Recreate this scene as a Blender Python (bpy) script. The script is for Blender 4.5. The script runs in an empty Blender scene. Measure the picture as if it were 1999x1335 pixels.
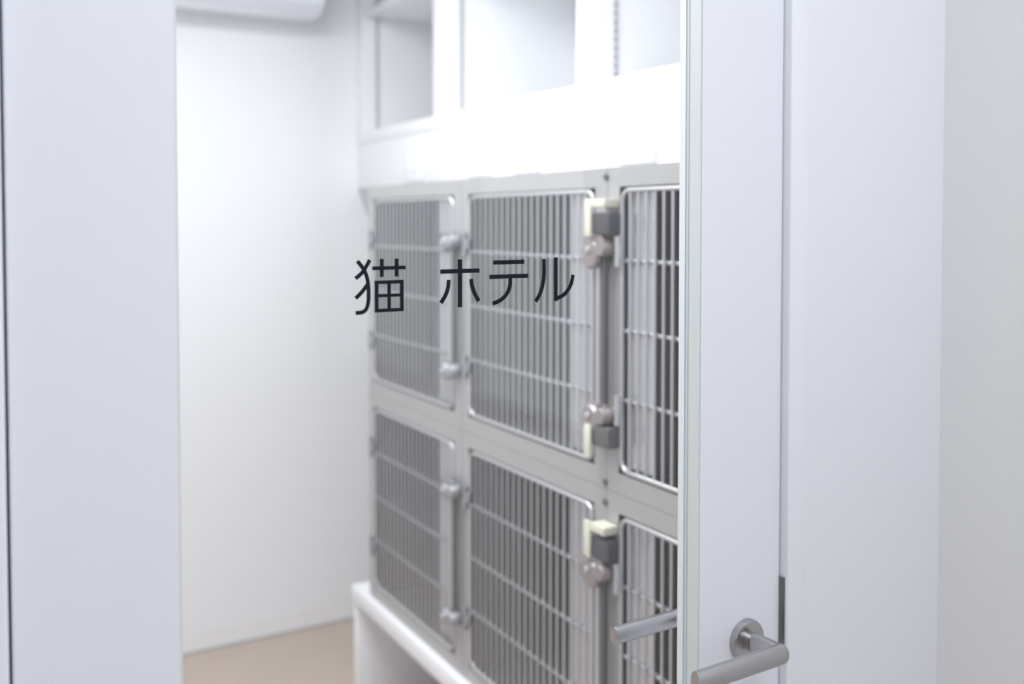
import bpy, bmesh, math
from mathutils import Vector, Matrix

C = bpy.context.scene.collection
SC = bpy.context.scene

# ------------------------------------------------------------------ materials
def mat(name, col, rough=0.5, metal=0.0, noise=None, bump=None, spec=0.5, aniso=None):
    m = bpy.data.materials.new(name); m.use_nodes = True
    nt = m.node_tree; b = nt.nodes['Principled BSDF']
    b.inputs['Base Color'].default_value = (*col, 1)
    b.inputs['Roughness'].default_value = rough
    b.inputs['Metallic'].default_value = metal
    b.inputs['Specular IOR Level'].default_value = spec
    tc = nt.nodes.new('ShaderNodeTexCoord')
    if noise:
        sc, amt, stretch = noise
        mp = nt.nodes.new('ShaderNodeMapping'); mp.inputs['Scale'].default_value = stretch
        n = nt.nodes.new('ShaderNodeTexNoise'); n.inputs['Scale'].default_value = sc
        n.inputs['Detail'].default_value = 4
        nt.links.new(tc.outputs['Object'], mp.inputs['Vector']); nt.links.new(mp.outputs['Vector'], n.inputs['Vector'])
        cr = nt.nodes.new('ShaderNodeMixRGB'); cr.blend_type = 'MIX'
        cr.inputs['Color1'].default_value = (*[c * (1 - amt) for c in col], 1)
        cr.inputs['Color2'].default_value = (*[min(1, c * (1 + amt)) for c in col], 1)
        nt.links.new(n.outputs['Fac'], cr.inputs['Fac']); nt.links.new(cr.outputs['Color'], b.inputs['Base Color'])
    if bump:
        sc, st, stretch = bump
        mp = nt.nodes.new('ShaderNodeMapping'); mp.inputs['Scale'].default_value = stretch
        n = nt.nodes.new('ShaderNodeTexNoise'); n.inputs['Scale'].default_value = sc
        bp = nt.nodes.new('ShaderNodeBump'); bp.inputs['Strength'].default_value = st
        bp.inputs['Distance'].default_value = 0.001
        nt.links.new(tc.outputs['Object'], mp.inputs['Vector']); nt.links.new(mp.outputs['Vector'], n.inputs['Vector'])
        nt.links.new(n.outputs['Fac'], bp.inputs['Height']); nt.links.new(bp.outputs['Normal'], b.inputs['Normal'])
    return m

M_wall = mat('white_wall_paint', (.88, .885, .90), .6, bump=(220, .12, (1, 1, 1)))
M_wallc = mat('corridor_wallpaper', (.85, .86, .865), .7, bump=(260, .2, (1, 1, 1)))
M_wallf = mat('corridor_white_panel', (.815, .83, .895), .5, bump=(260, .1, (1, 1, 1)))
M_ceil = mat('ceiling_white', (.86, .86, .86), .8)
M_door = mat('door_white_laminate', (.80, .82, .895), .42)
M_frame = mat('door_frame_white', (.82, .84, .90), .38)
M_bead = mat('glazing_bead_white', (.69, .73, .73), .45)
M_gask = mat('grey_green_gasket', (.50, .60, .60), .5)
M_gsk2 = mat('grey_floor_joint', (.50, .50, .47), .6)
M_floor = mat('beige_vinyl_floor', (.53, .445, .385), .5, noise=(3, .05, (1, 6, 1)))
M_steel = mat('brushed_stainless', (.70, .70, .70), .34, 1.0, noise=(6, .05, (1, 40, 1)))
M_face = mat('cage_face_stainless', (.47, .465, .46), .45, .5, noise=(8, .03, (1, 1, 30)))
M_inner = mat('cage_inner_stainless', (.49, .485, .47), .38, .7, noise=(4, .06, (1, 1, 6)))
M_rod = mat('polished_rod', (.60, .60, .615), .42, .8)
M_plate = mat('guard_plate_stainless', (.74, .745, .76), .30, .8)
M_hand = mat('satin_nickel_handle', (.47, .465, .475), .30, 1.0, bump=(300, .05, (1, 1, 20)))
M_dark = mat('dark_grey_plastic', (.075, .075, .085), .45)
M_dsteel = mat('dark_steel', (.20, .195, .20), .35, .8)
M_bronze = mat('greyed_bronze_casting', (.36, .32, .32), .42, .6)
M_cream = mat('cream_plastic', (.70, .69, .56), .5)
M_black = mat('black_gap_seal', (.015, .015, .016), .7)
M_vinyl = mat('black_vinyl_letter', (.013, .014, .021), .7, spec=.12)
M_cab = mat('white_cabinet_melamine', (.90, .905, .92), .4)
M_plas = mat('white_plastic', (.88, .89, .91), .4)
M_lat = mat('latch_grey_steel', (.38, .38, .40), .5, .6)
M_latd = mat('latch_dark_grey_steel', (.27, .27, .29), .5, .5)
M_railm = mat('rail_pale_metal', (.68, .68, .70), .5, .3)
M_railslot = mat('rail_slot_grey', (.28, .28, .30), .6)
M_slot = mat('socket_dark', (.25, .25, .27), .6)
M_ac = mat('air_conditioner_plastic', (.84, .87, .93), .35)

def emis(name, col, st):
    m = bpy.data.materials.new(name); m.use_nodes = True
    b = m.node_tree.nodes['Principled BSDF']
    b.inputs['Base Color'].default_value = (.9, .9, .9, 1)
    b.inputs['Emission Color'].default_value = (*col, 1); b.inputs['Emission Strength'].default_value = st
    return m
M_lamp = emis('lamp_diffuser_lit', (.97, .98, 1.0), 3.0)

def glass():
    m = bpy.data.materials.new('clear_window_glass'); m.use_nodes = True
    nt = m.node_tree; nt.nodes.clear()
    o = nt.nodes.new('ShaderNodeOutputMaterial')
    t = nt.nodes.new('ShaderNodeBsdfTransparent'); t.inputs['Color'].default_value = (.975, .985, .99, 1)
    g = nt.nodes.new('ShaderNodeBsdfGlossy'); g.inputs['Roughness'].default_value = 0.0
    f = nt.nodes.new('ShaderNodeFresnel'); f.inputs['IOR'].default_value = 1.48
    x = nt.nodes.new('ShaderNodeMixShader')
    gm = nt.nodes.new('ShaderNodeNewGeometry')
    iv = nt.nodes.new('ShaderNodeMath'); iv.operation = 'SUBTRACT'; iv.inputs[0].default_value = 1.0
    mu = nt.nodes.new('ShaderNodeMath'); mu.operation = 'MULTIPLY'   # no internal reflection on the way out of the pane
    nt.links.new(gm.outputs['Backfacing'], iv.inputs[1]); nt.links.new(iv.outputs[0], mu.inputs[0]); nt.links.new(f.outputs[0], mu.inputs[1])
    tw = nt.nodes.new('ShaderNodeMath'); tw.operation = 'MULTIPLY'; tw.inputs[1].default_value = 1.95; tw.use_clamp = True   # both faces of the pane reflect
    nt.links.new(mu.outputs[0], tw.inputs[0]); nt.links.new(tw.outputs[0], x.inputs[0]); nt.links.new(t.outputs[0], x.inputs[1]); nt.links.new(g.outputs[0], x.inputs[2])
    nt.links.new(x.outputs[0], o.inputs['Surface'])
    return m
M_glass = glass()

# ------------------------------------------------------------------ mesh helpers
def bx(bm, x0, x1, y0, y1, z0, z1, bev=0, seg=2, mi=0):
    r = bmesh.ops.create_cube(bm, size=1)
    vs = r['verts']
    for v in vs:
        v.co = Vector(((x0 + x1) / 2 + v.co.x * (x1 - x0), (y0 + y1) / 2 + v.co.y * (y1 - y0), (z0 + z1) / 2 + v.co.z * (z1 - z0)))
    fs = {f for v in vs for f in v.link_faces}
    for f in fs: f.material_index = mi
    if bev:
        es = list({e for v in vs for e in v.link_edges})
        bmesh.ops.bevel(bm, geom=es, offset=bev, segments=seg, affect='EDGES', profile=.5)
    return bm

def cyl(bm, p0, p1, r, seg=16, r2=None, mi=0):
    p0, p1 = Vector(p0), Vector(p1); d = p1 - p0
    rot = d.to_track_quat('Z', 'Y').to_matrix().to_4x4()
    res = bmesh.ops.create_cone(bm, cap_ends=True, segments=seg, radius1=r, radius2=r if r2 is None else r2, depth=d.length,
                          matrix=Matrix.Translation((p0 + p1) / 2) @ rot)
    for v in res['verts']:
        for f in v.link_faces: f.material_index = mi
    return bm

def tube(bm, pts, r, seg=10, closed=False):
    pts = [Vector(p) for p in pts]; n = len(pts); rings = []
    up = None
    for i, p in enumerate(pts):
        a = pts[(i - 1) % n] if (closed or i > 0) else p
        b = pts[(i + 1) % n] if (closed or i < n - 1) else p
        t = (b - a).normalized()
        if up is None:
            up = Vector((1, 0, 0)) if abs(t.x) < .9 else Vector((0, 1, 0))
        u = (up - t * up.dot(t)).normalized(); w = t.cross(u); up = u
        rings.append([bm.verts.new(p + (u * math.cos(2 * math.pi * k / seg) + w * math.sin(2 * math.pi * k / seg)) * r) for k in range(seg)])
    m = n if closed else n - 1
    for i in range(m):
        A, B = rings[i], rings[(i + 1) % n]
        for k in range(seg): bm.faces.new((A[k], A[(k + 1) % seg], B[(k + 1) % seg], B[k]))
    if not closed:
        bm.faces.new(rings[0][::-1]); bm.faces.new(rings[-1])
    return bm

def lathe_x(bm, prof, cy, cz, seg=40):
    """prof: list of (x, radius); revolved round an axis along X."""
    rings = [[bm.verts.new((x, cy + r * math.cos(2 * math.pi * k / seg), cz + r * math.sin(2 * math.pi * k / seg))) for k in range(seg)] for x, r in prof]
    for A, B in zip(rings, rings[1:]):
        for k in range(seg): bm.faces.new((A[k], A[(k + 1) % seg], B[(k + 1) % seg], B[k]))
    bm.faces.new(rings[0][::-1]); bm.faces.new(rings[-1])
    return bm

def lathe_y(bm, prof, cx, cz, seg=48):
    rings = [[bm.verts.new((cx + r * math.cos(2 * math.pi * k / seg), y, cz + r * math.sin(2 * math.pi * k / seg))) for k in range(seg)] for y, r in prof]
    for A, B in zip(rings, rings[1:]):
        for k in range(seg): bm.faces.new((A[k], A[(k + 1) % seg], B[(k + 1) % seg], B[k]))
    bm.faces.new(rings[0][::-1]); bm.faces.new(rings[-1])
    return bm

def obj(name, bm, m, parent=None, smooth=True, label=None):
    bmesh.ops.recalc_face_normals(bm, faces=bm.faces)
    me = bpy.data.meshes.new(name); bm.to_mesh(me); bm.free()
    for mm in (m if isinstance(m, (list, tuple)) else [m]): me.materials.append(mm)
    if smooth:
        me.polygons.foreach_set('use_smooth', [True] * len(me.polygons))
        me.set_sharp_from_angle(angle=math.radians(32))
    o = bpy.data.objects.new(name, me); C.objects.link(o)
    if parent: o.parent = parent
    if label: o['label'] = label
    return o

def tag(o, label, cat, group=None, kind=None):
    o['label'] = label; o['category'] = cat
    if group: o['group'] = group
    if kind: o['kind'] = kind
    return o

def thing(name, label, cat, group=None, kind=None, loc=(0, 0, 0)):
    o = bpy.data.objects.new(name, None); C.objects.link(o); o.location = loc
    return tag(o, label, cat, group, kind)

B = bmesh.new
# ------------------------------------------------------------------ dimensions
CEIL = 2.55
LX0, LX1 = .0414, .9388        # door leaf
FL, FR = .0384, .9403          # frame inner faces
WY0, WY1 = -.010, .115         # wall with the door
RW = 1.2485                    # corridor side wall
BACK = 2.585                   # far wall of the room
XC = 1.08                      # front plane of the cages
XB = 1.35                      # front plane of bulkhead / shelving cabinet
XR = 1.85                      # right wall of the room

# ------------------------------------------------------------------ shell
bm = B(); bx(bm, -1.6, 1.97, -2.8, 2.7, -.05, 0)
tag(obj('floor', bm, M_floor), 'pale beige vinyl floor below the cages', 'floor', kind='structure')
bm = B(); bx(bm, -1.6, 1.97, -2.8, 2.7, CEIL, CEIL + .05)
tag(obj('ceiling', bm, M_ceil), 'plain white ceiling', 'ceiling', kind='structure')
bm = B(); bx(bm, -1.6, 1.97, BACK, BACK + .1, 0, CEIL)
tag(obj('wall_back', bm, M_wall), 'white far wall of the room behind the glass', 'wall', kind='structure')
bm = B(); bx(bm, XR, XR + .1, WY1, BACK, 0, CEIL)
tag(obj('wall_right', bm, M_wall), 'white wall behind the cages and shelving', 'wall', kind='structure')
bm = B(); bx(bm, -1.6, -1.5, -2.7, BACK, 0, CEIL)
tag(obj('wall_left', bm, M_wall), 'white wall on the left side', 'wall', kind='structure')
WA, WB, WC, WD = -2.60, -.86, 1.00, 2.25      # opening for the added, unseen corridor window
bm = B(); bx(bm, RW, RW + .1, WB, WY0, 0, CEIL); bx(bm, RW, RW + .1, -2.7, WA, 0, CEIL)
bx(bm, RW, RW + .1, WA, WB, 0, WC); bx(bm, RW, RW + .1, WA, WB, WD, CEIL)
tag(obj('wall_corridor_right', bm, M_wallc), 'pale grey wall at the far right, coming forward from the corner', 'wall', kind='structure')
bm = B(); bx(bm, -1.6, 1.97, -2.8, -2.7, 0, CEIL)
tag(obj('wall_corridor_rear', bm, M_wallc), 'pale wall behind the viewer', 'wall', kind='structure')
bm = B()
bx(bm, -1.5, FL - .032, WY0, WY1, 0, CEIL); bx(bm, FR + .032, 1.95, WY0, WY1, 0, CEIL)
bx(bm, FL - .032, FR + .032, WY0, WY1, 2.135, CEIL)
tag(obj('wall_front', bm, M_wallf), 'bluish white wall around the door', 'wall', kind='structure')
bm = B(); bx(bm, -1.5, XR, BACK - .005, BACK, 0, .008, .001)
tag(obj('baseboard_back', bm, M_gsk2), 'thin grey sealed joint along the foot of the far wall', 'baseboard', kind='structure')

# door frame (steel, white) with stop and dark seal
bm = B()
bx(bm, FL - .032, FL, -.0125, WY1 + .006, 0, 2.135, .003, 3)
bx(bm, FR, FR + .032, -.0125, WY1 + .006, 0, 2.135, .003, 3)
bx(bm, FL, FR, -.0125, WY1 + .006, 2.105, 2.135, .003, 3)
bx(bm, FL, FL + .012, .0435, WY1, 0, 2.105); bx(bm, FR - .012, FR, .0435, WY1, 0, 2.105)
bx(bm, FL + .012, FR - .012, .0435, WY1, 2.093, 2.105)
fr = tag(obj('trim_1', bm, M_frame), 'white steel door frame around the glazed door', 'door frame', kind='structure')
bm = B()
bx(bm, FL + .0001, FL + .0026, .006, .043, .01, 2.10); bx(bm, FR - .0010, FR - .0001, .012, .043, .01, 2.10)
obj('seal', bm, M_black, fr, label='black seal in the gap beside the door')
# strike plate with its curved lip
bm = B()
prof = [(.0405, -.0008), (.004, -.0010), (-.001, -.0016), (-.0050, -.0010), (-.0085, .0008)]
zs = (.9745, 1.0625)
rows = []
for y, dx in prof:
    rows.append([bm.verts.new((FR + dx, y, z)) for z in zs])
rows2 = [[bm.verts.new((FR + dx - .0011, y, z)) for z in zs] for y, dx in prof]
for a, b in zip(rows, rows[1:]): bm.faces.new((a[0], a[1], b[1], b[0]))
for a, b in zip(rows2, rows2[1:]): bm.faces.new((a[0], b[0], b[1], a[1]))
for k in (0, 1):
    for i in range(len(prof) - 1): bm.faces.new((rows[i][k], rows[i + 1][k], rows2[i + 1][k], rows2[i][k]))
for i in (0, -1): bm.faces.new((rows[i][0], rows[i][1], rows2[i][1], rows2[i][0]))
obj('strike_plate', bm, M_dsteel, fr, label='dark steel strike plate on the frame beside the handle')

# ------------------------------------------------------------------ door
GX0, GX1, GZ0, GZ1 = .1800, .8005, .32, 1.96
DT = .040
door = thing('door_1', 'white framed door with a clear glass pane, black lettering and a lever handle', 'door', kind='structure')
def ring(bm, x0, x1, z0, z1, gx0, gx1, gz0, gz1, y0, y1):
    bx(bm, x0, gx0, y0, y1, z0, z1); bx(bm, gx1, x1, y0, y1, z0, z1)
    bx(bm, gx0, gx1, y0, y1, z0, gz0); bx(bm, gx0, gx1, y0, y1, gz1, z1)
def frame_solid(bm, x0, x1, z0, z1, gx0, gx1, gz0, gz1, y0, y1):
    """one rectangular ring extruded in y, seamless face"""
    def loop(a, b, c, d, y): return [bm.verts.new(p) for p in ((a, y, c), (b, y, c), (b, y, d), (a, y, d))]
    of, inf = loop(x0, x1, z0, z1, y0), loop(gx0, gx1, gz0, gz1, y0)
    ob, inb = loop(x0, x1, z0, z1, y1), loop(gx0, gx1, gz0, gz1, y1)
    for k in range(4):
        j = (k + 1) % 4
        bm.faces.new((of[k], of[j], inf[j], inf[k])); bm.faces.new((ob[k], inb[k], inb[j], ob[j]))
        bm.faces.new((of[k], ob[k], ob[j], of[j])); bm.faces.new((inf[k], inf[j], inb[j], inb[k]))
bm = B(); frame_solid(bm, LX0, LX1, .008, 2.10, GX0, GX1, GZ0, GZ1, 0, DT)
es = [e for e in bm.edges if abs(e.verts[0].co.y - e.verts[1].co.y) < 1e-6]
es = [e for e in es if (e.verts[0].co - e.verts[1].co).length > .3 and not (abs(e.verts[0].co.x - e.verts[1].co.x) > 1e-4 and abs(e.verts[0].co.z - e.verts[1].co.z) > 1e-4)]
bmesh.ops.bevel(bm, geom=es, offset=.0012, segments=2, affect='EDGES')
obj('leaf', bm, M_door, door)
GY = .0220
bm = B()   # bead lining the opening on both sides of the glass
frame_solid(bm, GX0 - .001, GX1 + .001, GZ0 - .001, GZ1 + .001, GX0 + .0012, GX1 - .0012, GZ0 + .0012, GZ1 - .0012, .0008, GY - .0012)
frame_solid(bm, GX0 - .001, GX1 + .001, GZ0 - .001, GZ1 + .001, GX0 + .0012, GX1 - .0012, GZ0 + .0012, GZ1 - .0012, GY + .0061, DT - .0008)
obj('glazing_bead', bm, M_bead, door, smooth=False)
bm = B()
frame_solid(bm, GX0, GX1, GZ0, GZ1, GX0 + .0018, GX1 - .0018, GZ0 + .0018, GZ1 - .0018, GY - .0011, GY - .0001)
obj('gasket', bm, M_gask, door, smooth=False, label='thin grey-green gasket line along the glass')
bm = B(); bx(bm, GX0 + .0006, GX1 - .0006, GY, GY + .006, GZ0 + .0006, GZ1 - .0006)
pane = obj('glass_pane', bm, M_glass, door, smooth=False, label='clear glass pane')

# lettering, millimetres on the plane of the glass
def smooth_line(p, n=7):
    if len(p) < 3: return p
    q = [p[0]] + list(p) + [p[-1]]; out = []
    for i in range(1, len(q) - 2):
        a, b, c, d = (Vector(v) for v in q[i - 1:i + 3])
        for k in range(n):
            t = k / n
            out.append(.5 * ((2 * b) + (c - a) * t + (2 * a - 5 * b + 4 * c - d) * t * t + (3 * b - a - 3 * c + d) * t ** 3))
    out.append(Vector(p[-1])); return out
def stroke(bm, pts, w, y0, y1):
    P = [Vector(p) for p in smooth_line([Vector(p) for p in pts])]
    L = []
    for i, p in enumerate(P):
        t = (P[min(i + 1, len(P) - 1)] - P[max(i - 1, 0)]).normalized(); nn = Vector((-t.y, t.x)) * w / 2
        L.append((p + nn, p - nn))
    V = [[[bm.verts.new((q.x / 1000, y, q.y / 1000)) for q in pr] for pr in L] for y in (y0, y1)]
    for i in range(len(P) - 1):
        a, b = V[0][i], V[0][i + 1]; c, d = V[1][i], V[1][i + 1]
        bm.faces.new((a[0], a[1], b[1], b[0])); bm.faces.new((c[0], d[0], d[1], c[1]))
        bm.faces.new((a[0], b[0], d[0], c[0])); bm.faces.new((a[1], c[1], d[1], b[1]))
    bm.faces.new((V[0][0][0], V[1][0][0], V[1][0][1], V[0][0][1])); bm.faces.new((V[0][-1][0], V[0][-1][1], V[1][-1][1], V[1][-1][0]))
chars = {
 'black kanji character for cat, first of the lettering': [
  ([(361.8,1488.2),(366.4,1482.9),(369.4,1478.4),(372.0,1472.0),(373.5,1464.4),(374.0,1456.1),(373.7,1446.6),(371.8,1439.4),(368.8,1436.2),(364.8,1435.1),(359.8,1435.1)],4.1),
  ([(375.4,1489.2),(372.1,1483.4),(368.4,1477.9),(365.0,1474.4),(359.8,1470.3)],4.1),
  ([(373.0,1464.0),(366.3,1455.9),(359.8,1450.1)],4.1),
  ([(378.2,1480.4),(415.7,1480.4)],3.9),([(388.7,1490.0),(388.7,1471.1)],4.2),([(405.4,1490.0),(405.4,1471.1)],4.2),
  ([(380.7,1465.6),(413.2,1465.6)],3.7),([(380.7,1436.3),(413.2,1436.3)],3.7),([(382.8,1467.4),(382.8,1434.5)],4.1),
  ([(411.15,1467.4),(411.15,1434.5)],4.1),([(396.8,1466.5),(396.8,1435.3)],3.8),([(382.8,1451.7),(411.1,1451.7)],3.3)],
 'black katakana character shaped like a cross with two side strokes': [
  ([(479.6,1487.5),(479.6,1435.5)],5.3),([(455.9,1474.9),(503.6,1474.9)],4.7),
  ([(466.0,1465.7),(465.2,1457.6),(462.2,1449.4),(456.7,1441.2)],4.6),([(493.2,1465.9),(494.9,1456.8),(498.2,1449.0),(502.7,1441.3)],4.6)],
 'black katakana character with two bars over a curved stroke': [
  ([(520.9,1483.3),(560.7,1483.3)],4.7),([(516.1,1467.4),(565.8,1467.4)],4.7),
  ([(542.7,1467.0),(542.4,1457.5),(539.5,1449.9),(533.6,1443.4),(526.8,1439.8),(520.3,1437.8)],4.6)],
 'black katakana character of two upright strokes, last of the lettering': [
  ([(587.0,1485.8),(587.1,1468.3),(585.5,1457.0),(581.9,1446.6),(576.0,1437.8)],4.6),([(603.2,1487.4),(603.2,1437.2)],4.6),
  ([(601.6,1439.0),(613.2,1443.6),(620.7,1450.4),(624.9,1458.3),(626.8,1466.7)],4.6)],
}
for lb, strokes in chars.items():
    bm = B()
    for k, (pts, w) in enumerate(strokes):
        e = k * .000004
        stroke(bm, pts, w, GY - .0004 - e, GY - .00005 - e)
    obj('character', bm, M_vinyl, pane, smooth=False, label=lb)

# lever handles
HX, HZ = .8787, .9925
def lever_set(side, label):
    # side -1: corridor, +1: room
    y0 = 0 if side < 0 else DT
    s = side
    bm = B()
    lathe_y(bm, [(y0 + s * .0001, .0262), (y0 + s * .0055, .0262), (y0 + s * .0078, .0252), (y0 + s * .0088, .0236)], HX, HZ)
    cyl(bm, (HX, y0 + s * .0086, HZ), (HX, y0 + s * .0165, HZ), .0108, 32)
    h = obj('door_handle', bm, M_hand, door, label=label)
    bm = B(); n = 40
    def prof(a):   # oval, tall in z
        return math.copysign(abs(math.cos(a)) ** .95, math.cos(a)) * .0090, math.copysign(abs(math.sin(a)) ** 1.0, math.sin(a)) * (.0138 if s < 0 else .0122)
    ymid = y0 + s * .0560
    rings = []
    for st in ('start', 'mit', 'tip'):
        r = []
        for k in range(n):
            u, z = prof(2 * math.pi * k / n)       # u>0 : outer side of the bend
            if st == 'start': p = (HX + u, y0 + s * .0168, HZ + z)
            elif st == 'mit': p = (HX + u * 1.0 + .004, ymid + s * (u * .9), HZ + z)
            else: p = (.7475 if s < 0 else .7415, ymid + s * (u * .9), HZ + z * .97 - .003)
            r.append(bm.verts.new(p))
        rings.append(r)
    for A, Bq in zip(rings, rings[1:]):
        for k in range(n): bm.faces.new((A[k], A[(k + 1) % n], Bq[(k + 1) % n], Bq[k]))
    bm.faces.new(rings[0]); tipf = bm.faces.new(rings[-1])
    bmesh.ops.bevel(bm, geom=list(tipf.edges), offset=.0009, segments=2, affect='EDGES')
    obj('lever', bm, M_hand, h)
lever_set(-1, 'satin nickel lever handle on the near side of the door')
lever_set(1, 'satin nickel lever handle on the room side, seen through the glass')
# lock faceplate and hinges of the door edge
bm = B(); bx(bm, LX1 - .0005, LX1 + .0004, .009, .031, .90, 1.09, .0002)
obj('latch_faceplate', bm, M_dsteel, door)
for z in (.25, 1.85):
    bm = B(); cyl(bm, (.040, -.006, z - .05), (.040, -.006, z + .05), .0055, 16)
    bx(bm, .0392, .0408, -.004, .03, z - .05, z + .05)
    obj('hinge', bm, M_hand, door)

# ------------------------------------------------------------------ cage stand
stand = thing('cage_stand', 'white low stand carrying the six steel cages', 'stand')
bm = B(); bx(bm, 1.060, 1.70, .122, 1.905, .357, .405, .003)
obj('top_board', bm, M_cab, stand)
for y in (1.878, .985, .124):
    bm = B(); bx(bm, 1.068, 1.70, y, y + .025, 0, .3565, .002)
    obj('side_panel', bm, M_cab, stand)

# ------------------------------------------------------------------ cages
ZL0, ZL1, ZU1 = .4055, 1.0175, 1.630
def rounded_loop(y0, y1, z0, z1, r, x, n=6):
    pts = []
    for cy, cz, a0 in ((y1 - r, z1 - r, 0), (y0 + r, z1 - r, 90), (y0 + r, z0 + r, 180), (y1 - r, z0 + r, 270)):
        for k in range(n + 1):
            a = math.radians(a0 + 90 * k / n); pts.append((x, cy + r * math.cos(a), cz + r * math.sin(a)))
    return pts

def latch_mesh(kind, flip, cy, cz, door_side):
    pass

def make_cage(y0, y1, z0, z1, label, plate_side, style):
    """plate_side -1: guard plate and latches at the near (small y) edge, +1: plate at the far edge with hinges."""
    t = thing('cat_cage', label, 'cage', 'steel cat cages in two rows', loc=(XC, (y0 + y1) / 2, z0))
    off = Vector((XC, (y0 + y1) / 2, z0))
    def put(name, bm, m, parent, **k):
        bmesh.ops.translate(bm, verts=bm.verts, vec=-off)
        return obj(name, bm, m, parent, **k)
    g = .0008
    oy0, oy1 = y0 + .039, y1 - .039; oz0, oz1 = z0 + .0385, z1 - .0375
    # body: face frame + box with thin walls
    bm = B()
    def lp(x, a, b, c, d): return [bm.verts.new((x, p, q)) for p, q in ((a, c), (b, c), (b, d), (a, d))]
    Y0, Y1, Z0, Z1 = y0 + g, y1 - g, z0 + g / 2, z1 - g / 2
    XE = 1.695
    A = lp(XC, Y0, Y1, Z0, Z1); I = lp(XC, oy0, oy1, oz0, oz1); Iin = lp(XC + .016, oy0, oy1, oz0, oz1)
    W = lp(XC + .016, Y0 + .004, Y1 - .004, Z0 + .004, Z1 - .004); E_ = lp(XE - .003, Y0 + .004, Y1 - .004, Z0 + .004, Z1 - .004); O = lp(XE, Y0, Y1, Z0, Z1)
    for k in range(4):
        j = (k + 1) % 4
        f1 = bm.faces.new((A[k], A[j], I[j], I[k])); f2 = bm.faces.new((I[k], I[j], Iin[j], Iin[k]))
        f3 = bm.faces.new((Iin[k], Iin[j], W[j], W[k]))
        f4 = bm.faces.new((W[k], W[j], E_[j], E_[k])); f5 = bm.faces.new((A[k], O[k], O[j], A[j]))
        f4.material_index = 1; f3.material_index = 1; f2.material_index = 2
    bk = bm.faces.new(E_); bk.material_index = 1; bm.faces.new(O)
    put('body', bm, [M_face, M_inner, M_dark], t, smooth=False)
    # door
    dy0, dy1, dz0, dz1 = oy0 + .007, oy1 - .007, oz0 + .007, oz1 - .007
    xd = XC + .001
    bm = B(); tube(bm, rounded_loop(dy0, dy1, dz0, dz1, .022, xd), .0045, 10, True)
    d = put('door', bm, M_rod, t)
    bm = B(); n = int(round((dy1 - dy0) / .0252))
    for k in range(1, n):
        y = dy0 + (dy1 - dy0) * k / n
        cyl(bm, (xd, y, dz0 + .002), (xd, y, dz1 - .002), .0030, 8)
    put('grille', bm, M_rod, d)
    for k in (1, 2, 3):
        z = dz0 + (dz1 - dz0) * k / 4
        bm = B(); cyl(bm, (xd + .007, dy0, z), (xd + .007, dy1, z), .0044, 10)
        put('crossbar', bm, M_rod, d)
    bm = B()
    if plate_side < 0: bx(bm, xd + .0125, xd + .0145, dy0 + .002, dy0 + .097, dz0 + .004, dz1 - .004)
    else: bx(bm, xd + .0125, xd + .0145, dy1 - .084, dy1 - .002, dz0 + .004, dz1 - .004)
    put('guard_plate', bm, M_plate, d)
    # hinges at the far edge
    zc = (oz0 + oz1) / 2
    for dz in (-.148, .148):
        hy = oy1 if plate_side < 0 else oy1 - .012
        bm = B(); cyl(bm, (XC - .008, hy + .006, zc + dz - .028), (XC - .008, hy + .006, zc + dz + .028), .0065, 14)
        if plate_side < 0: bx(bm, XC - .006, XC - .0005, oy1 + .002, oy1 + .023, zc + dz - .024, zc + dz + .024, .001)
        bx(bm, XC - .009, XC - .003, oy1 - .014, oy1 + .004, zc + dz - .012, zc + dz + .012, .001)
        for q in ((-.014, .014) if plate_side < 0 else ()): cyl(bm, (XC - .0075, oy1 + .015, zc + dz + q), (XC - .0055, oy1 + .015, zc + dz + q), .004, 12)
        put('hinge', bm, M_lat if plate_side < 0 else M_rod, t)
    # latches + lock rod at the near edge
    ye = oy0 - .012 if style != 'plain' else oy0 - .006
    ly = oy0 - .024 if style == 'dark' else oy0
    rr = .029 if style == 'dark' else .021
    for s in (1, -1):
        zz = zc + s * .158
        bm = B()
        bx(bm, XC - .010, XC - .0006, ly - .049, ly + .026, zz - .018, zz + .014, .003)
        # swinging arm across to the door
        bx(bm, XC - .026, XC - .0105, ly - .034, ly + .034, zz + s * .012 - .008, zz + s * .012 + .008, .005, 3)
        la = put('latch', bm, M_bronze if style == 'dark' else M_latd, t)
        bm = B(); lathe_x(bm, [(XC - .0106, rr), (XC - .024, rr), (XC - .030, rr - .004), (XC - .031, .010)], ly + .004, zz - (.016 if style == 'dark' else .010), 28)
        put('cam_disc', bm, M_bronze if style == 'dark' else M_lat, la)
        bm = B(); lathe_x(bm, [(XC - .0312, .0075), (XC - .0345, .0068), (XC - .036, .004)], ly + .004, zz - .008, 16)
        put('screw', bm, M_rod, la)
        bm = B(); lathe_x(bm, [(XC - .0106, .0165), (XC - .028, .0165), (XC - .033, .014)], ly - .034, zz - .004, 24)
        put('knob', bm, M_bronze if style == 'dark' else M_lat, la)
        if style == 'dark':
            bm = B(); bx(bm, XC - .030, XC - .0008, ly - .060, ly - .006, zz + s * .024 - .003 if s > 0 else zz - .062, zz + .062 if s > 0 else zz - .021, .004, 3)
            put('stop_block', bm, M_dark if s > 0 else M_dsteel, la)
            bm = B()
            a, b = (zz + .018, zz + .088) if s > 0 else (zz - .086, zz - .024)
            bx(bm, XC - .036, XC - .0305, ly - .010, ly + .010, a, b, .0015)
            if s > 0: bx(bm, XC - .036, XC - .002, ly - .056, ly - .0105, b - .016, b, .002)
            put('plastic_clip', bm, M_cream, la)
    bm = B(); cyl(bm, (XC - .014, ly - .030, zc - .140), (XC - .014, ly - .030, zc + .138), .0062, 14)
    put('lock_rod', bm, M_dark if style == 'dark' else M_dsteel, t)
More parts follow.
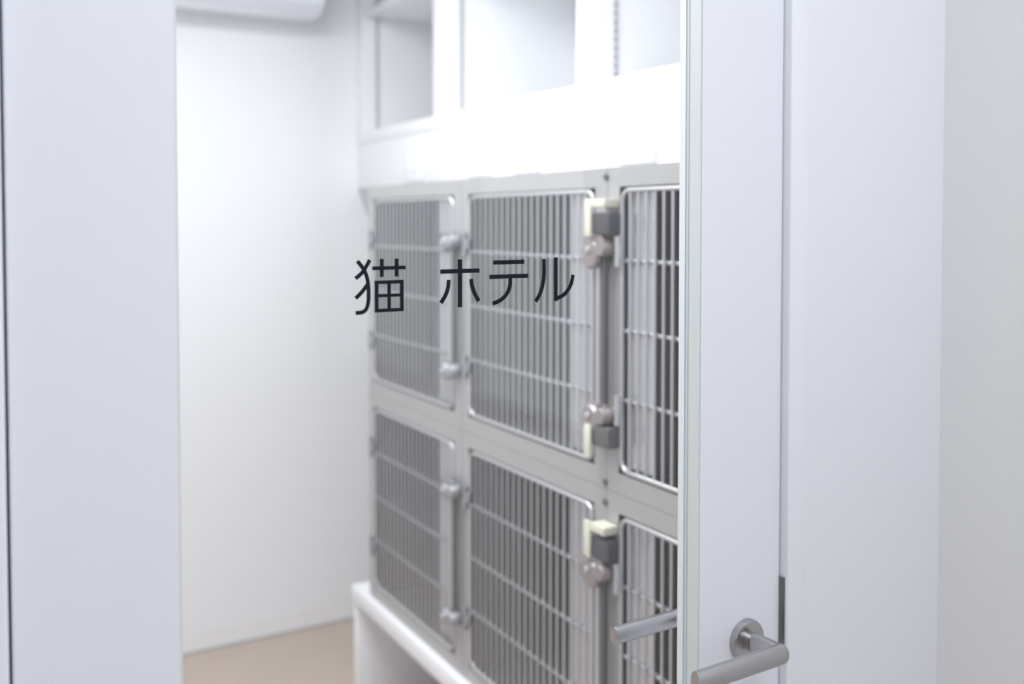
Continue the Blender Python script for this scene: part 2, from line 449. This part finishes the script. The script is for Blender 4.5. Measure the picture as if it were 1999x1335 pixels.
    bm = B(); cyl(bm, (XC - .012, ly - .007, zc - .142), (XC - .012, ly - .007, zc + .140), .0052, 12)
    put('guide_rod', bm, M_rod, t)
    return t

cols = [(.586, 1.193, 'middle'), (1.193, 1.800, 'far')]
for (a, b, w) in cols:
    for (z0, z1, row) in ((ZL1, ZU1, 'upper'), (ZL0, ZL1, 'lower')):
        lb = {('upper', 'middle'): 'upper middle steel barred cat cage with cream clips on its latches, behind the lettering',
              ('upper', 'far'): 'farthest upper steel barred cat cage, nearest the white far wall',
              ('lower', 'middle'): 'lower middle steel barred cat cage with rounded door corner and a cream clip',
              ('lower', 'far'): 'farthest lower steel barred cat cage above the left end of the white stand'}[(row, w)]
        make_cage(a, b, z0, z1, lb, -1, 'dark' if w == 'middle' else 'plain')
for (z0, z1, lb) in ((ZL1, ZU1, 'upper steel barred cat cage nearest the door, cut off by the door stile'),
                     (ZL0, ZL1, 'lower steel barred cat cage nearest the door, behind the inner lever handle')):
    make_cage(.128, .586, z0, z1, lb, 1, 'plain')

# bolts joining the cages, on the post between columns
for z, lb in ((1.612, 'small dark bolt head at the top of the steel post'), (1.030, 'upper of two small dark bolts between the cage rows'), (.992, 'lower of two small dark bolts between the cage rows')):
    bm = B(); cyl(bm, (XC - .0045, .588, z), (XC - .0002, .588, z), .0065, 6)
    tag(obj('bolt', bm, M_dsteel), lb, 'bolt', 'bolts joining the cages')
# gusset at the far top corner
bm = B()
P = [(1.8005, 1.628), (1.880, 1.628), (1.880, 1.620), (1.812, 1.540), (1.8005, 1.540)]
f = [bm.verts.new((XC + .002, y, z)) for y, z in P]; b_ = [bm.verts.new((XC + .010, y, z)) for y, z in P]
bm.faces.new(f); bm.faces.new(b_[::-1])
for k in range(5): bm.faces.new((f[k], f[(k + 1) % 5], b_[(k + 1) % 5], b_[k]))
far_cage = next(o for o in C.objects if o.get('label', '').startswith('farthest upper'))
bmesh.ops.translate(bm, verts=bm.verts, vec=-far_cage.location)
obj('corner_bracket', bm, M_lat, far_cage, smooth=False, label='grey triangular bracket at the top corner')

# ------------------------------------------------------------------ bulkhead above the cages, shelving cabinet
bm = B(); bx(bm, XB, XR - .002, WY1 + .008, BACK - .002, 1.632, 1.8195, .001)
tag(obj('wall_bulkhead', bm, M_cab), 'white boxed-in wall strip with sockets above the cages', 'wall', kind='structure')
cab = thing('shelving_cabinet', 'white open shelving cabinet above the sockets and cages', 'cabinet')
bm = B(); bx(bm, XB - .004, XR - .002, WY1 + .008, BACK - .002, 1.820, 1.862, .0015)
obj('bottom_board', bm, M_cab, cab)
bm = B(); bx(bm, XR - .012, XR - .002, WY1 + .008, BACK - .002, 1.8625, CEIL - .002)
obj('back_panel', bm, M_cab, cab)
divs = [(.19, .275), (1.010, 1.095), (1.830, 1.918), (2.525, 2.581)]
for a, b in divs:
    bm = B(); bx(bm, XB, XR - .0125, a, b, 1.8625, CEIL - .002, .001)
    obj('divider', bm, M_cab, cab)
    bm = B()
    bx(bm, XB + .050, XB + .064, a - .0006, a + .0002, 1.8635, CEIL - .003, mi=1)
    z = 1.868
    bx(bm, XB + .050, XB + .0525, a - .003, a - .0006, 1.8635, CEIL - .003); bx(bm, XB + .0615, XB + .064, a - .003, a - .0006, 1.8635, CEIL - .003)
    while z < CEIL - .03:
        bx(bm, XB + .0525, XB + .0615, a - .003, a - .0006, z, z + .010); z += .021
    obj('shelf_rail', bm, [M_railm, M_railslot], cab, smooth=False, label='slotted metal shelf rail')
for (a0, a1) in ((divs[0][1], divs[1][0]), (divs[1][1], divs[2][0]), (divs[2][1], divs[3][0])):
    bm = B(); bx(bm, XB + .004, XR - .013, a0 + .001, a1 - .004, 2.288, 2.308, .001)
    obj('shelf', bm, M_cab, cab)

# sockets on the bulkhead
for (yc, lb) in ((.843, 'white wall socket plate nearest the door, above the cages'), (1.330, 'white wall socket plate above the middle cage'),
                 (1.590, 'white wall socket plate with a yellowish mark, beside the middle one'), (2.06, 'white wall socket plate nearest the far wall')):
    t = thing('wall_socket', lb, 'socket', 'sockets above the cages', loc=(XB, yc, 1.708))
    bm = B(); bx(bm, -.013, 0 - .0003, -.068, .068, -.050, .050, .003)
    obj('cover_plate', bm, M_plas, t)
    for q in (-.03, .03):
        bm = B(); bx(bm, -.0150, -.0131, q - .016, q + .016, -.034, .034, .001)
        for zz in (-.016, .016):
            for w in (-.006, .006): bx(bm, -.0154, -.0149, q + w - .0011, q + w + .0011, zz - .004, zz + .004, mi=1)
        obj('outlet', bm, [M_plas, M_slot], t)

# ------------------------------------------------------------------ air conditioner
ac = thing('air_conditioner', 'white wall-mounted air conditioner high on the far wall', 'air conditioner', loc=(.75, BACK, 2.250))
bm = B()
pr = [(0, .30), (0, 0.02), (-.05, 0), (-.15, .002), (-.205, .035), (-.225, .08), (-.225, .27), (-.20, .30)]
L = [[bm.verts.new((x, y - .0005, z)) for y, z in pr] for x in (-.42, .40)]
bm.faces.new(L[0]); bm.faces.new(L[1][::-1])
for k in range(len(pr)): bm.faces.new((L[0][k], L[0][(k + 1) % len(pr)], L[1][(k + 1) % len(pr)], L[1][k]))
obj('casing', bm, M_ac, ac, smooth=False)
bm = B(); bx(bm, -.36, .34, -.150, -.065, -.006, .0005, .002); obj('louvre', bm, M_plas, ac)

# ------------------------------------------------------------------ lamps
def lamp(x, y, sx, sy, power, col, label, group):
    t = thing('ceiling_light', label, 'light', group, loc=(x, y, CEIL))
    bm = B()
    for (a, b, c, d) in ((-sx, sx, -sy, -sy + .02), (-sx, sx, sy - .02, sy), (-sx, -sx + .02, -sy + .02, sy - .02), (sx - .02, sx, -sy + .02, sy - .02)):
        bx(bm, a, b, c, d, -.022, -.001)
    obj('frame', bm, M_plas, t)
    bm = B(); bx(bm, -sx + .021, sx - .021, -sy + .021, sy - .021, -.018, -.004); obj('diffuser', bm, M_lamp, t)
    l = bpy.data.lights.new('lamp_light', 'AREA'); l.shape = 'RECTANGLE'; l.size = 2 * sx - .05; l.size_y = 2 * sy - .05
    l.energy = power; l.color = col
    o = bpy.data.objects.new('lamp_light', l); C.objects.link(o); o.parent = t; o.location = (0, 0, -.026)
lamp(.22, .62, .50, .22, 22.5, (.975, .988, 1.0), 'white ceiling light inside the cat room, just behind the door', 'ceiling lights')
lamp(.42, 1.42, .50, .22, 15.5, (.975, .988, 1.0), 'white ceiling light inside the cat room, in front of the air conditioner', 'ceiling lights')
lamp(.58, -1.05, .60,   .30, 11.3, (.97, .985, 1.0), 'white ceiling light in the corridor', 'ceiling lights')

win = thing('added_window_1', 'added unseen corridor window whose daylight reflects as pale haze in the door glass', 'window', kind='structure')  # window added out of view, its daylight makes the haze on the pane
bm = B()
bx(bm, RW + .02, RW + .07, WA, WA + .04, WC, WD); bx(bm, RW + .02, RW + .07, WB - .04, WB, WC, WD)
bx(bm, RW + .02, RW + .07, WA + .04, WB - .04, WC, WC + .04); bx(bm, RW + .02, RW + .07, WA + .04, WB - .04, WD - .04, WD)
bx(bm, RW + .025, RW + .065, (WA + WB) / 2 - .015, (WA + WB) / 2 + .015, WC + .04, WD - .04)
obj('added_window_frame', bm, M_frame, win)
for a, b in ((WA + .041, (WA + WB) / 2 - .016), ((WA + WB) / 2 + .016, WB - .041)):
    bm = B(); bx(bm, RW + .043, RW + .047, a, b, WC + .041, WD - .041); obj('added_window_pane', bm, M_glass, win, smooth=False)
w = bpy.data.worlds.new('World'); SC.world = w; w.use_nodes = True
w.node_tree.nodes['Background'].inputs[0].default_value = (.92, .96, 1, 1); w.node_tree.nodes['Background'].inputs[1].default_value = 2.05

# ------------------------------------------------------------------ camera
cam = bpy.data.cameras.new('camera'); co = bpy.data.objects.new('camera', cam); C.objects.link(co); SC.camera = co
cam.sensor_width = 36; cam.sensor_fit = 'HORIZONTAL'; cam.lens = 1900 / 1999 * 36
co.location = (0, -.92, 1.53)
co.rotation_euler = (math.radians(90 - 1.75), 0, math.radians(-30.07))
cam.shift_y = -(667.5 - 488) / 1999; cam.shift_x = -(1000 - 999.5) / 1999
cam.clip_start = .02
cam.dof.use_dof = True; cam.dof.focus_distance = 1.12; cam.dof.aperture_fstop = 2.8; cam.dof.aperture_blades = 0

vs = SC.view_settings; vs.view_transform = 'Standard'; vs.look = 'None'; vs.gamma = 1; vs.exposure = 0; vs.use_curve_mapping = False
SC.cycles.max_bounces = 8; SC.cycles.diffuse_bounces = 5; SC.cycles.glossy_bounces = 4; SC.cycles.transparent_max_bounces = 10
SC.cycles.use_adaptive_sampling = True; SC.cycles.adaptive_threshold = .02
SC.cycles.use_denoising = True
